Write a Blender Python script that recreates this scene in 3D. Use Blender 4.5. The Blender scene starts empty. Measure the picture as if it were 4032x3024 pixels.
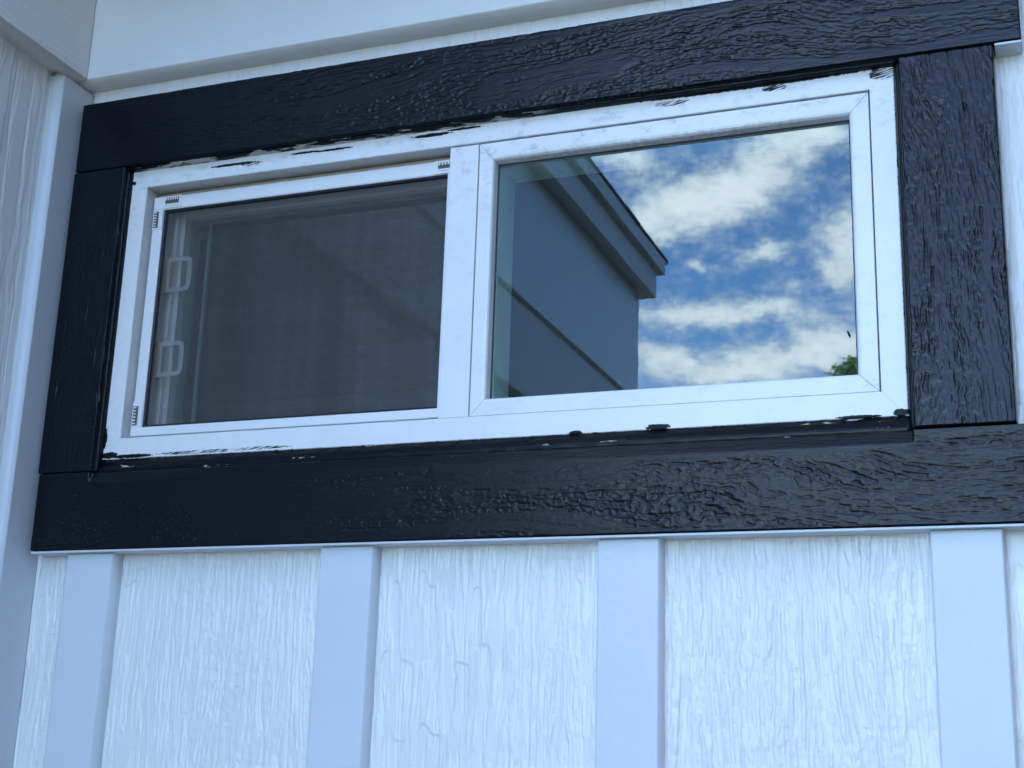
import bpy, math, random
import numpy as np
from mathutils import Matrix, Vector

S = bpy.context.scene
COL = S.collection
R_ = math.radians

# ------------------------------------------------------------------ camera
cam_d = bpy.data.cameras.new('camera')
cam = bpy.data.objects.new('camera', cam_d)
COL.objects.link(cam)
CR = Vector((0.9348, 0.3539, 0.0313)).normalized()
CF = Vector((-0.3493, 0.8993, 0.2631)).normalized()
CU = CR.cross(CF).normalized()
CR = CF.cross(CU).normalized()
CP = Vector((1.0739, -1.308, -0.2177))
cam.matrix_world = Matrix(((CR.x, CU.x, -CF.x, CP.x), (CR.y, CU.y, -CF.y, CP.y), (CR.z, CU.z, -CF.z, CP.z), (0, 0, 0, 1)))
cam_d.sensor_width = 36.0
cam_d.lens = 5527.42 / 4032 * 36
cam_d.clip_start = 0.02
cam_d.clip_end = 2000
S.camera = cam

# ------------------------------------------------------------------ light
SUN_AZ, SUN_EL = R_(-24), R_(50)          # behind the house: azimuth from +Y towards +X
SUN_STRENGTH, SKY_STRENGTH = 4.0, 0.15
CLOUD = 1.82
S.view_settings.view_transform = 'Standard'
S.view_settings.look = 'None'
S.view_settings.exposure = 2.2
S.view_settings.gamma = 1.0
S.view_settings.use_curve_mapping = False

sun_d = bpy.data.lights.new('sun', 'SUN')
sun_d.energy = SUN_STRENGTH
sun_d.angle = R_(0.53)
sun_d.color = (1.0, 0.95, 0.88)
sun = bpy.data.objects.new('sun', sun_d)
COL.objects.link(sun)
sdir = Vector((math.sin(SUN_AZ) * math.cos(SUN_EL), math.cos(SUN_AZ) * math.cos(SUN_EL), math.sin(SUN_EL)))
sun.rotation_euler = (-sdir).to_track_quat('-Z', 'Y').to_euler()
sun.location = sdir * 40

W = bpy.data.worlds.new('World')
S.world = W
W.use_nodes = True


class NT:
    """small helper for wiring nodes"""
    def __init__(self, tree):
        self.t = tree
        self.t.nodes.clear()

    def new(self, kind, **kw):
        n = self.t.nodes.new(kind)
        for k, v in kw.items():
            setattr(n, k, v)
        return n

    def put(self, sock, v):
        if v is None:
            return
        if isinstance(v, bpy.types.NodeSocket):
            self.t.links.new(v, sock)
        else:
            sock.default_value = v

    def math(self, op, a, b=None, c=None, clamp=False):
        n = self.new('ShaderNodeMath', operation=op, use_clamp=clamp)
        for i, v in enumerate((a, b, c)):
            self.put(n.inputs[i], v)
        return n.outputs[0]

    def add(self, a, b): return self.math('ADD', a, b)
    def sub(self, a, b): return self.math('SUBTRACT', a, b)
    def mul(self, a, b): return self.math('MULTIPLY', a, b)
    def mn(self, a, b): return self.math('MINIMUM', a, b)
    def mx(self, a, b): return self.math('MAXIMUM', a, b)

    def step(self, x, lo, hi):
        n = self.new('ShaderNodeMapRange', interpolation_type='SMOOTHSTEP')
        self.put(n.inputs['Value'], x)
        self.put(n.inputs['From Min'], lo)
        self.put(n.inputs['From Max'], hi)
        return n.outputs[0]

    def vec(self, x, y, z):
        n = self.new('ShaderNodeCombineXYZ')
        for i, v in enumerate((x, y, z)):
            self.put(n.inputs[i], v)
        return n.outputs[0]

    def sep(self, v):
        n = self.new('ShaderNodeSeparateXYZ')
        self.put(n.inputs[0], v)
        return n.outputs

    def noise(self, v, scale, detail=3.0, rough=0.5, dist=0.0):
        n = self.new('ShaderNodeTexNoise')
        self.put(n.inputs['Vector'], v)
        n.inputs['Scale'].default_value = scale
        n.inputs['Detail'].default_value = detail
        n.inputs['Roughness'].default_value = rough
        n.inputs['Distortion'].default_value = dist
        return n.outputs[0]

    def mixc(self, f, a, b):
        n = self.new('ShaderNodeMix', data_type='RGBA')
        self.put(n.inputs[0], f)
        self.put(n.inputs[6], a)
        self.put(n.inputs[7], b)
        return n.outputs[2]


def col(r, g, b):
    return (r, g, b, 1.0)


# sky: Nishita blue with a broken deck of cumulus; the gaps and banks of the part mirrored in the window are placed by direction
nt = NT(W.node_tree)
geo = nt.new('ShaderNodeTexCoord')
dx, dy, dz = nt.sep(geo.outputs['Generated'])
az = nt.mul(nt.math('ARCTAN2', dx, nt.mul(dy, -1.0)), 57.29578)
el = nt.mul(nt.math('ARCSINE', dz), 57.29578)
pv = nt.vec(az, nt.mul(el, 1.5), 0.0)
w1 = nt.sub(nt.noise(pv, 0.42, 5.0, 0.6), 0.5)
w2 = nt.sub(nt.noise(nt.vec(az, nt.mul(el, 1.5), 7.7), 0.42, 5.0, 0.6), 0.5)
azw = nt.add(az, nt.mul(w1, 2.6))
elw = nt.add(el, nt.mul(w2, 1.7))
banks = [  # azimuth, elevation, half widths, weight, tilt
    (-16.6, 24.5, 1.7, 0.8, 0.85, 0.0), (-14.0, 22.6, 1.9, 1.0, 1.3, 0.15), (-11.2, 23.3, 2.0, 1.2, 1.3, 0.25), (-8.6, 25.2, 1.9, 0.9, 1.1, 0.1),
    (-15.8, 21.5, 1.2, 0.7, 1.0, 0.0), (-7.0, 20.9, 1.1, 1.5, 1.1, 0.0), (-10.7, 20.5, 1.15, 0.38, 0.95, 0.12), (-13.1, 20.2, 0.6, 0.3, 0.75, 0.0),
    (-9.5, 19.2, 0.9, 0.35, 0.5, 0.3), (-7.6, 19.5, 0.7, 0.8, 0.6, 0.0), (-14.2, 18.3, 2.0, 0.55, 1.05, 0.0), (-10.8, 18.2, 2.3, 0.42, 1.0, 0.03),
    (-14.9, 16.4, 1.3, 0.7, 1.0, 0.0), (-11.6, 16.0, 2.6, 0.75, 1.35, 0.06), (-8.0, 16.9, 1.8, 0.9, 1.35, 0.1), (-17.5, 17.2, 1.5, 1.0, 0.9, 0.0)]
acc = None
for a0, e0, ha, he, wt, tl in banks:
    da = nt.sub(azw, a0)
    de = nt.sub(nt.sub(elw, e0), nt.mul(da, tl))
    q = nt.add(nt.math('POWER', nt.math('ABSOLUTE', nt.math('DIVIDE', da, ha * 1.02)), 2.0), nt.math('POWER', nt.math('ABSOLUTE', nt.math('DIVIDE', de, he * 1.02)), 2.0))
    g = nt.mul(nt.math('EXPONENT', nt.mul(q, -1.0)), wt)
    acc = g if acc is None else nt.add(acc, g)
near = nt.add(nt.add(acc, 0.05), nt.mul(nt.sub(nt.noise(pv, 1.1, 8.0, 0.66), 0.5), 1.9))
den = nt.add(nt.math('ABSOLUTE', dz), 0.16)
plane = nt.vec(nt.math('DIVIDE', dx, den), nt.math('DIVIDE', dy, den), 3.3)
far = nt.add(nt.mul(nt.sub(nt.noise(plane, 1.5, 8.0, 0.6, 0.4), 0.5), 3.6), 0.24)
qa = nt.math('POWER', nt.math('DIVIDE', nt.add(az, 12.0), 12.0), 2.0)
qe = nt.math('POWER', nt.math('DIVIDE', nt.sub(el, 20.0), 8.0), 2.0)
inwin = nt.sub(1.0, nt.step(nt.add(qa, qe), 0.7, 1.6))
dens = nt.add(nt.mul(near, inwin), nt.mul(far, nt.sub(1.0, inwin)))
cover = nt.mul(nt.step(dens, -0.06, 1.08), 0.97)
sky = nt.new('ShaderNodeTexSky', sky_type='NISHITA', sun_disc=False)
sky.sun_elevation = SUN_EL
sky.sun_rotation = SUN_AZ
sky.altitude = 200
sky.dust_density = 0.1
sky.ozone_density = 4.0
bg1 = nt.new('ShaderNodeBackground')
deep = nt.new('ShaderNodeMix', data_type='RGBA', blend_type='MULTIPLY')
deep.inputs[0].default_value = 1.0
nt.put(deep.inputs[6], sky.outputs[0])
deep.inputs[7].default_value = col(1.16, 1.48, 1.74)
nt.put(bg1.inputs[0], deep.outputs[2])
bg1.inputs[1].default_value = SKY_STRENGTH
body = nt.step(nt.add(dens, nt.mul(nt.sub(nt.noise(pv, 1.7, 5.0, 0.6), 0.5), 1.1)), 0.3, 1.7)
ccol = nt.mixc(body, col(0.84, 0.90, 1.01), col(1.02, 0.985, 1.01))
bg2 = nt.new('ShaderNodeBackground')
nt.put(bg2.inputs[0], ccol)
high = nt.step(el, 22.0, 75.0)          # the bases of high clouds are greyer than the sunlit flanks of far ones
nt.put(bg2.inputs[1], nt.mul(nt.mul(nt.add(0.80, nt.mul(body, 0.32)), CLOUD), nt.sub(1.0, nt.mul(high, 0.58))))
mixw = nt.new('ShaderNodeMixShader')
nt.put(mixw.inputs[0], cover)
nt.t.links.new(bg1.outputs[0], mixw.inputs[1])
nt.t.links.new(bg2.outputs[0], mixw.inputs[2])
outw = nt.new('ShaderNodeOutputWorld')
nt.t.links.new(mixw.outputs[0], outw.inputs[0])

# ------------------------------------------------------------------ materials


def material(name):
    m = bpy.data.materials.new(name)
    m.use_nodes = True
    n = NT(m.node_tree)
    out = n.new('ShaderNodeOutputMaterial')
    b = n.new('ShaderNodeBsdfPrincipled')
    n.t.links.new(b.outputs[0], out.inputs[0])
    pos = n.new('ShaderNodeNewGeometry').outputs['Position']
    return m, n, b, pos


def bump(n, b, h, dist, strength=1.0):
    bn = n.new('ShaderNodeBump')
    bn.inputs['Strength'].default_value = strength
    bn.inputs['Distance'].default_value = dist
    n.put(bn.inputs['Height'], h)
    n.t.links.new(bn.outputs[0], b.inputs['Normal'])


def scaled(n, pos, sx, sy, sz):
    v = n.new('ShaderNodeVectorMath', operation='MULTIPLY')
    n.put(v.inputs[0], pos)
    v.inputs[1].default_value = (sx, sy, sz)
    return v.outputs[0]


def white_paint(name, base, rough, peel, dirt=0.0, streak=(60, 60, 8), fibre=None):
    m, n, b, pos = material(name)
    t = n.noise(pos, 9.0, 4.0, 0.6)
    c = n.mixc(n.step(t, 0.3, 0.75), col(*[x * 0.965 for x in base]), col(*base))
    if dirt:
        d = n.step(n.noise(scaled(n, pos, *streak), 1.0, 5.0, 0.65), 0.56, 0.80)
        c = n.mixc(n.mul(d, dirt), c, col(0.42, 0.39, 0.33))
    n.put(b.inputs['Base Color'], c)
    n.put(b.inputs['Roughness'], n.add(rough - 0.06, n.mul(n.noise(pos, 140.0, 3.0, 0.6), 0.14)))
    if fibre:
        bump(n, b, n.add(n.noise(scaled(n, pos, *fibre), 1.0, 4.0, 0.65), n.mul(n.noise(pos, 520.0, 3.0, 0.55), 0.5)), peel)
    else:
        bump(n, b, n.noise(pos, 520.0, 3.0, 0.55), peel)
    return m


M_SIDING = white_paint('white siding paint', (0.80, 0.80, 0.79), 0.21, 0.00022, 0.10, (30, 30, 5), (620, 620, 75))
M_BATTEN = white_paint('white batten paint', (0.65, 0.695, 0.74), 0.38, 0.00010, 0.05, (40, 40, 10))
M_FRIEZE = white_paint('white frieze paint', (0.79, 0.785, 0.77), 0.42, 0.00035, 0.10, (5, 5, 40), (60, 60, 500))
M_VINYL_IN = white_paint('inner vinyl', (0.78, 0.79, 0.78), 0.30, 0.00003, 0.25, (60, 60, 14))
M_SCREENBAR = white_paint('screen frame enamel', (0.82, 0.82, 0.82), 0.32, 0.00003)
M_CLIP = white_paint('corner clip plastic', (0.83, 0.83, 0.82), 0.38, 0.00003)


def simple(name, c, rough, **kw):
    m, n, b, pos = material(name)
    t = n.noise(pos, 60.0, 3.0, 0.6)
    n.put(b.inputs['Base Color'], n.mixc(t, col(*[x * 0.85 for x in c]), col(*[min(1, x * 1.12) for x in c])))
    b.inputs['Roughness'].default_value = rough
    for k, v in kw.items():
        b.inputs[k].default_value = v
    return m


def black_paint(name, base, rough, flecks, fibre):
    m, n, b, pos = material(name)
    t = n.noise(pos, 40.0, 4.0, 0.6)
    c = n.mixc(t, col(*[x * 0.8 for x in base]), col(*[x * 1.25 for x in base]))
    if flecks:
        px, py, pz = n.sep(pos)
        v = n.new('ShaderNodeTexVoronoi')
        v.inputs['Scale'].default_value = 55.0
        n.put(v.inputs['Vector'], pos)
        sp = n.sep(v.outputs['Color'])
        f = n.mul(n.math('LESS_THAN', v.outputs['Distance'], n.mul(sp[1], 0.055)), n.math('GREATER_THAN', sp[0], 0.90))
        c = n.mixc(n.mul(f, 0.8), c, col(0.62, 0.62, 0.58))
        d = n.mul(n.step(n.noise(pos, 330.0, 3.0, 0.7), 0.62, 0.70), n.step(n.noise(pos, 16.0, 3.0, 0.6), 0.48, 0.62))
        c = n.mixc(n.mul(d, 0.22), c, col(0.15, 0.18, 0.22))
    n.put(b.inputs['Base Color'], c)
    n.put(b.inputs['Roughness'], n.add(rough - 0.05, n.mul(n.noise(pos, 30.0, 4.0, 0.6), 0.10)))
    b.inputs['Specular IOR Level'].default_value = 0.27
    bump(n, b, n.noise(scaled(n, pos, *fibre), 1.0, 4.0, 0.65), 0.00035)
    return m


M_BLACK = black_paint('black trim paint', (0.0010, 0.0029, 0.0062), 0.12, True, (70, 500, 620))
M_BLACK_UP = black_paint('black side board paint', (0.0010, 0.0029, 0.0062), 0.12, True, (620, 500, 70))
M_SPLINE = simple('black spline rubber', (0.018, 0.018, 0.024), 0.5)
M_GREYGAP = simple('weather strip', (0.50, 0.42, 0.33), 0.7)
M_DARK = simple('painted slot shade', (0.10, 0.09, 0.085), 0.7)  # shade inside the clip slots, put into the colour
M_MESHWIRE = simple('screen wire', (0.135, 0.135, 0.13), 0.45)
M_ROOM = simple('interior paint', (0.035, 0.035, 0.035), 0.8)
M_SHINGLE = simple('roof shingle', (0.075, 0.10, 0.055), 0.85)
M_SOFFIT = white_paint('soffit paint', (0.78, 0.77, 0.75), 0.5, 0.0002)
M_NEEDLE = simple('conifer needles', (0.045, 0.07, 0.03), 0.7)
M_BARK = simple('bark', (0.12, 0.09, 0.065), 0.85)
M_SPECK = simple('dark speck', (0.02, 0.017, 0.015), 0.7)
M_DEBRIS = simple('web debris', (0.30, 0.22, 0.17), 0.9)

# caulk beads: black paint with bare grey sealant showing through
def bead_mat(name, lo, hi, seed, xs):
    m, n, b, pos = material(name)
    px, py, pz = n.sep(pos)
    q = n.noise(n.vec(n.mul(px, 26.0), n.mul(py, 120.0), n.add(n.mul(pz, 120.0), seed)), 1.0, 4.0, 0.6)
    bare = n.step(q, lo, hi)
    win = n.mul(n.step(px, xs[0], xs[0] + 0.02), n.sub(1.0, n.step(px, xs[1] - 0.05, xs[1])))
    f = n.mul(bare, win)
    n.put(b.inputs['Base Color'], n.mixc(f, col(0.0026, 0.0036, 0.006), col(0.46, 0.45, 0.42)))
    n.put(b.inputs['Roughness'], n.add(0.22, n.mul(f, 0.45)))
    b.inputs['Specular IOR Level'].default_value = 0.22
    bump(n, b, n.noise(n.vec(n.mul(px, 60.0), n.mul(py, 300.0), n.mul(pz, 300.0)), 1.0, 4.0, 0.6), 0.0006)
    return m


M_BEAD_TOP = bead_mat('top sealant', 0.50, 0.56, 1.0, (0.08, 0.62))
M_BEAD_LOW = bead_mat('bottom sealant', 0.66, 0.69, 5.0, (0.06, 0.98))
M_BEAD_SIDE = bead_mat('side sealant', 0.72, 0.75, 9.0, (-1, 3))

# vinyl window frame: white, weathered, with smears of black trim paint along the outer edge
FX0, FX1, FZ0, FZ1 = 0.0715, 0.9625, 0.1047, 0.4625
SMEARS = [(0.213, 0.4520, 0.034, 0.0026, 0), (0.236, 0.4500, 0.014, 0.0040, 1), (0.306, 0.4545, 0.020, 0.0022, 0), (0.345, 0.4535, 0.025, 0.0022, 0),
          (0.466, 0.4545, 0.026, 0.0034, 0), (0.505, 0.4570, 0.022, 0.0024, 0), (0.640, 0.1062, 0.0075, 0.0035, 0), (0.725, 0.1075, 0.0125, 0.0050, 0),
          (0.082, 0.1100, 0.012, 0.0060, 0), (0.110, 0.1080, 0.030, 0.0036, 0), (0.205, 0.1085, 0.060, 0.0030, 1), (0.275, 0.1090, 0.045, 0.0026, 1),
          (0.0745, 0.445, 0.0035, 0.004, 0), (0.952, 0.4540, 0.014, 0.0110, 1), (0.918, 0.1065, 0.022, 0.0026, 0), (0.956, 0.1085, 0.008, 0.0055, 0),
          (0.845, 0.4540, 0.013, 0.0055, 1), (0.737, 0.4530, 0.020, 0.0045, 1), (0.82, 0.4595, 0.12, 0.0040, 0), (0.0735, 0.13, 0.003, 0.02, 0)]


def vinyl(name, smear=True, dirt=0.35):
    m, n, b, pos = material(name)
    px, py, pz = n.sep(pos)
    base = n.mixc(n.step(n.noise(pos, 14.0, 5.0, 0.6), 0.3, 0.75), col(0.80, 0.80, 0.795), col(0.84, 0.84, 0.835))
    d1 = n.step(n.noise(scaled(n, pos, 55, 55, 95), 1.0, 8.0, 0.72, 0.15), 0.50, 0.72)
    up = n.step(pz, 0.34, 0.43)
    d = n.mul(n.mul(d1, n.add(0.25, n.mul(up, 0.9))), dirt)
    c = n.mixc(d, base, col(0.36, 0.32, 0.28))
    rough = 0.28
    if smear:
        dist = n.mn(n.mn(n.sub(px, FX0), n.sub(FX1, px)), n.mn(n.sub(pz, FZ0), n.sub(FZ1, pz)))
        nz = n.noise(n.vec(n.mul(px, 55.0), 0.0, n.mul(pz, 55.0)), 1.0, 6.0, 0.7)
        nf = n.noise(n.vec(n.mul(px, 420.0), 0.0, n.mul(pz, 420.0)), 1.0, 4.0, 0.65)
        edge = n.add(0.0003, n.add(n.mul(n.step(nz, 0.50, 0.75), 0.0016), n.mul(n.sub(nf, 0.45), 0.0022)))
        ragged = n.math('LESS_THAN', dist, edge)
        nx = n.mul(n.sub(n.noise(n.vec(n.mul(px, 190.0), 3.0, n.mul(pz, 330.0)), 1.0, 5.0, 0.7), 0.5), 2.6)
        brush = n.noise(n.vec(n.mul(n.add(px, n.mul(pz, 0.6)), 40.0), 3.0, n.mul(n.sub(pz, n.mul(px, 0.25)), 900.0)), 1.0, 3.0, 0.6)
        blk = ragged
        for sx, sz, hx, hz, dry in SMEARS:
            q = n.add(n.math('POWER', n.math('DIVIDE', n.sub(px, sx), hx), 2.0), n.math('POWER', n.math('DIVIDE', n.sub(pz, sz), hz * .66), 2.0))
            inside = n.math('LESS_THAN', n.add(q, nx), 0.9)
            if dry:
                inside = n.mul(inside, n.step(brush, 0.44, 0.54))
            blk = n.mx(blk, inside)
        front = n.math('LESS_THAN', py, -0.0095)
        blk = n.mul(blk, front)
        c = n.mixc(blk, c, col(0.010, 0.011, 0.011))
        n.put(b.inputs['Specular IOR Level'], n.sub(0.5, n.mul(blk, 0.40)))
    if not smear:
        for sx, sz, hx, hz in ((0.930, 0.1375, 0.0085, 0.0065), (0.929, 0.4255, 0.0075, 0.0065), (0.535, 0.424, 0.010, 0.006), (0.70, 0.4165, 0.20, 0.0035)):
            q = n.add(n.math('POWER', n.math('DIVIDE', n.sub(px, sx), hx), 2.0), n.math('POWER', n.math('DIVIDE', n.sub(pz, sz), hz), 2.0))
            w = n.noise(n.vec(n.mul(px, 160.0), n.mul(py, 160.0), n.mul(pz, 260.0)), 1.0, 5.0, 0.7)
            g = n.mul(n.step(n.sub(1.3, q), 0.0, 0.9), n.step(w, 0.42, 0.62))
            c = n.mixc(n.mul(g, 0.38), c, col(0.40, 0.34, 0.24))
    n.put(b.inputs['Base Color'], c)
    n.put(b.inputs['Roughness'], n.add(rough, n.mul(d, 0.4)))
    bump(n, b, n.noise(pos, 300.0, 2.0, 0.5), 0.00003)
    return m


M_VINYL = vinyl('white vinyl with paint smears')
M_SASH = vinyl('white sash vinyl', False, 0.55)


def glass_mat(name, ior, tint, streaks=0.0):
    m, n, b, pos = material(name)
    out = [x for x in n.t.nodes if x.type == 'OUTPUT_MATERIAL'][0]
    n.t.nodes.remove(b)
    tr = n.new('ShaderNodeBsdfTransparent')
    tr.inputs[0].default_value = col(*tint)
    gl = n.new('ShaderNodeBsdfGlossy')
    gl.inputs['Color'].default_value = col(0.74, 0.93, 1.0)
    gl.inputs['Roughness'].default_value = 0.012
    fr = n.new('ShaderNodeFresnel')
    fr.inputs['IOR'].default_value = ior
    bn = n.new('ShaderNodeBump')
    bn.inputs['Strength'].default_value = 0.06
    bn.inputs['Distance'].default_value = 0.0006
    n.put(bn.inputs['Height'], n.noise(pos, 7.0, 2.0, 0.5))
    n.t.links.new(bn.outputs[0], gl.inputs['Normal'])
    mx = n.new('ShaderNodeMixShader')
    back = n.new('ShaderNodeNewGeometry').outputs['Backfacing']
    n.put(mx.inputs[0], n.mul(fr.outputs[0], n.sub(1.0, back)))
    n.t.links.new(tr.outputs[0], mx.inputs[1])
    n.t.links.new(gl.outputs[0], mx.inputs[2])
    df = n.new('ShaderNodeBsdfDiffuse')
    df.inputs[0].default_value = col(0.6, 0.6, 0.58)
    spots = n.math('GREATER_THAN', n.noise(pos, 160.0, 4.0, 0.7), 0.745)
    film = n.add(0.006, n.mul(spots, 0.10))
    mx2 = n.new('ShaderNodeMixShader')
    n.put(mx2.inputs[0], film)
    n.t.links.new(mx.outputs[0], mx2.inputs[1])
    n.t.links.new(df.outputs[0], mx2.inputs[2])
    n.t.links.new(mx2.outputs[0], out.inputs[0])
    return m


M_GLASS = glass_mat('window glass', 1.86, (0.80, 0.90, 0.88))
M_GLASS_IN = glass_mat('sash glass', 1.9, (0.85, 0.93, 0.92))


def tab_mat():
    m, n, b, pos = material('frosted plastic tab')
    b.inputs['Base Color'].default_value = col(0.82, 0.84, 0.84)
    b.inputs['Roughness'].default_value = 0.45
    b.inputs['Alpha'].default_value = 0.5
    return m


M_TAB = tab_mat()
M_TAPE = simple('tan tape', (0.50, 0.29, 0.14), 0.6)


def leaf_mat():
    m, n, b, pos = material('leaf')
    n.put(b.inputs['Base Color'], n.mixc(n.noise(pos, 5.0, 3.0, 0.6), col(0.07, 0.12, 0.035), col(0.12, 0.19, 0.06)))
    b.inputs['Roughness'].default_value = 0.5
    tl = n.new('ShaderNodeBsdfTranslucent')
    tl.inputs[0].default_value = col(0.16, 0.24, 0.08)
    ad = n.new('ShaderNodeAddShader')
    out = [x for x in n.t.nodes if x.type == 'OUTPUT_MATERIAL'][0]
    n.t.links.new(b.outputs[0], ad.inputs[0])
    n.t.links.new(tl.outputs[0], ad.inputs[1])
    n.t.links.new(ad.outputs[0], out.inputs[0])
    return m


M_LEAF = leaf_mat()


def ground_mat():
    m, n, b, pos = material('gravel and dry grass')
    c1 = n.mixc(n.noise(pos, 60.0, 5.0, 0.7), col(0.11, 0.10, 0.085), col(0.24, 0.22, 0.19))
    c2 = n.mixc(n.noise(pos, 25.0, 5.0, 0.7), col(0.06, 0.09, 0.03), col(0.13, 0.14, 0.06))
    n.put(b.inputs['Base Color'], n.mixc(n.step(n.noise(pos, 0.35, 4.0, 0.6), 0.47, 0.56), c1, c2))
    b.inputs['Roughness'].default_value = 0.9
    bump(n, b, n.noise(pos, 80.0, 5.0, 0.7), 0.01)
    return m


M_GROUND = ground_mat()

# ------------------------------------------------------------------ object helpers


def tag(o, label=None, cat=None, group=None, kind=None):
    if label: o['label'] = label
    if cat: o['category'] = cat
    if group: o['group'] = group
    if cat and not kind: kind = 'thing'
    if kind: o['kind'] = kind
    return o


def thing(name, label, cat, loc=(0, 0, 0), group=None):
    o = bpy.data.objects.new(name, None)
    o.empty_display_size = 0.05
    o.location = loc
    COL.objects.link(o)
    return tag(o, label, cat, group)


def link(name, me, mat, parent=None, origin=None):
    """link a mesh given in world coordinates; its origin goes to origin (or its own middle)"""
    nv = len(me.vertices)
    co = np.empty(nv * 3, np.float32)
    me.vertices.foreach_get('co', co)
    co = co.reshape(-1, 3)
    org = Vector(((co[:, 0].min() + co[:, 0].max()) / 2, (co[:, 1].min() + co[:, 1].max()) / 2, (co[:, 2].min() + co[:, 2].max()) / 2)) if origin is None else Vector(origin)
    co -= np.array(org, np.float32)
    me.vertices.foreach_set('co', co.ravel())
    me.update()
    o = bpy.data.objects.new(name, me)
    if mat is not None:
        me.materials.append(mat)
    COL.objects.link(o)
    base = Vector((0, 0, 0))
    if parent is not None:
        o.parent = parent
        q = parent
        while q is not None:
            base += q.location
            q = q.parent
    o.location = org - base
    return o


class MB:
    def __init__(self):
        self.v, self.f = [], []

    def box(self, x0, x1, y0, y1, z0, z1, bev=0.0):
        if bev <= 0:
            b = len(self.v)
            self.v += [(x, y, z) for z in (z0, z1) for y in (y0, y1) for x in (x0, x1)]
            self.f += [tuple(b + i for i in q) for q in ((0, 2, 3, 1), (4, 5, 7, 6), (0, 1, 5, 4), (2, 6, 7, 3), (0, 4, 6, 2), (1, 3, 7, 5))]
            return self
        e = bev
        return self.loft([(x0 + e, x1 - e, z0 + e, z1 - e, y0), (x0 + e * .3, x1 - e * .3, z0 + e * .3, z1 - e * .3, y0 + e * .3),
                          (x0, x1, z0, z1, y0 + e), (x0, x1, z0, z1, y1)])

    def loft(self, rings):
        """stack of x/z rectangles going back in y, closed at both ends"""
        b = len(self.v)
        for x0, x1, z0, z1, y in rings:
            self.v += [(x0, y, z0), (x1, y, z0), (x1, y, z1), (x0, y, z1)]
        n = len(rings)
        self.f.append((b, b + 1, b + 2, b + 3))
        for i in range(n - 1):
            o = b + i * 4
            for k in range(4):
                k2 = (k + 1) % 4
                self.f.append((o + k, o + 4 + k, o + 4 + k2, o + k2))
        o = b + (n - 1) * 4
        self.f.append((o + 3, o + 2, o + 1, o))
        return self

    def prism(self, sections):
        """sections: list of equal-length rings of 3D points, joined in order, capped"""
        b = len(self.v)
        m = len(sections[0])
        for s in sections:
            self.v += [tuple(p) for p in s]
        for i in range(len(sections) - 1):
            for k in range(m):
                k2 = (k + 1) % m
                self.f.append((b + i * m + k, b + i * m + k2, b + (i + 1) * m + k2, b + (i + 1) * m + k))
        self.f.append(tuple(b + k for k in reversed(range(m))))
        e = b + (len(sections) - 1) * m
        self.f.append(tuple(e + k for k in range(m)))
        return self

    def tube(self, pts, rads, n=6):
        rings = []
        for i, p in enumerate(pts):
            p = Vector(p)
            d = Vector(pts[min(i + 1, len(pts) - 1)]) - Vector(pts[max(i - 1, 0)])
            d.normalize()
            a = d.orthogonal().normalized()
            c = d.cross(a)
            rings.append([p + (a * math.cos(t) + c * math.sin(t)) * rads[i] for t in [2 * math.pi * k / n for k in range(n)]])
        return self.prism(rings)

    def build(self, name, mat, parent=None, origin=None, smooth=False):
        me = bpy.data.meshes.new(name)
        me.from_pydata(self.v, [], self.f)
        import bmesh
        bm = bmesh.new()
        bm.from_mesh(me)
        bmesh.ops.recalc_face_normals(bm, faces=bm.faces)
        bm.to_mesh(me)
        bm.free()
        if smooth:
            me.polygons.foreach_set('use_smooth', [True] * len(me.polygons))
        return link(name, me, mat, parent, origin)


# lattice noise for the embossed grain
_T = {}


def vn(x, y, seed):
    if seed not in _T:
        _T[seed] = np.random.default_rng(seed).uniform(-1, 1, (256, 256)).astype(np.float32)
    T = _T[seed]
    xi = np.floor(x).astype(np.int64)
    yi = np.floor(y).astype(np.int64)
    fx = (x - xi).astype(np.float32)
    fy = (y - yi).astype(np.float32)
    fx = fx * fx * fx * (fx * (fx * 6 - 15) + 10)
    fy = fy * fy * fy * (fy * (fy * 6 - 15) + 10)
    x0, x1, y0, y1 = xi & 255, (xi + 1) & 255, yi & 255, (yi + 1) & 255
    a = T[x0, y0] * (1 - fx) + T[x1, y0] * fx
    b = T[x0, y1] * (1 - fx) + T[x1, y1] * fx
    return (a * (1 - fy) + b * fy) * 1.35


def ss(x, lo, hi):
    t = np.clip((x - lo) / (hi - lo), 0, 1)
    return t * t * (3 - 2 * t)


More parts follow.
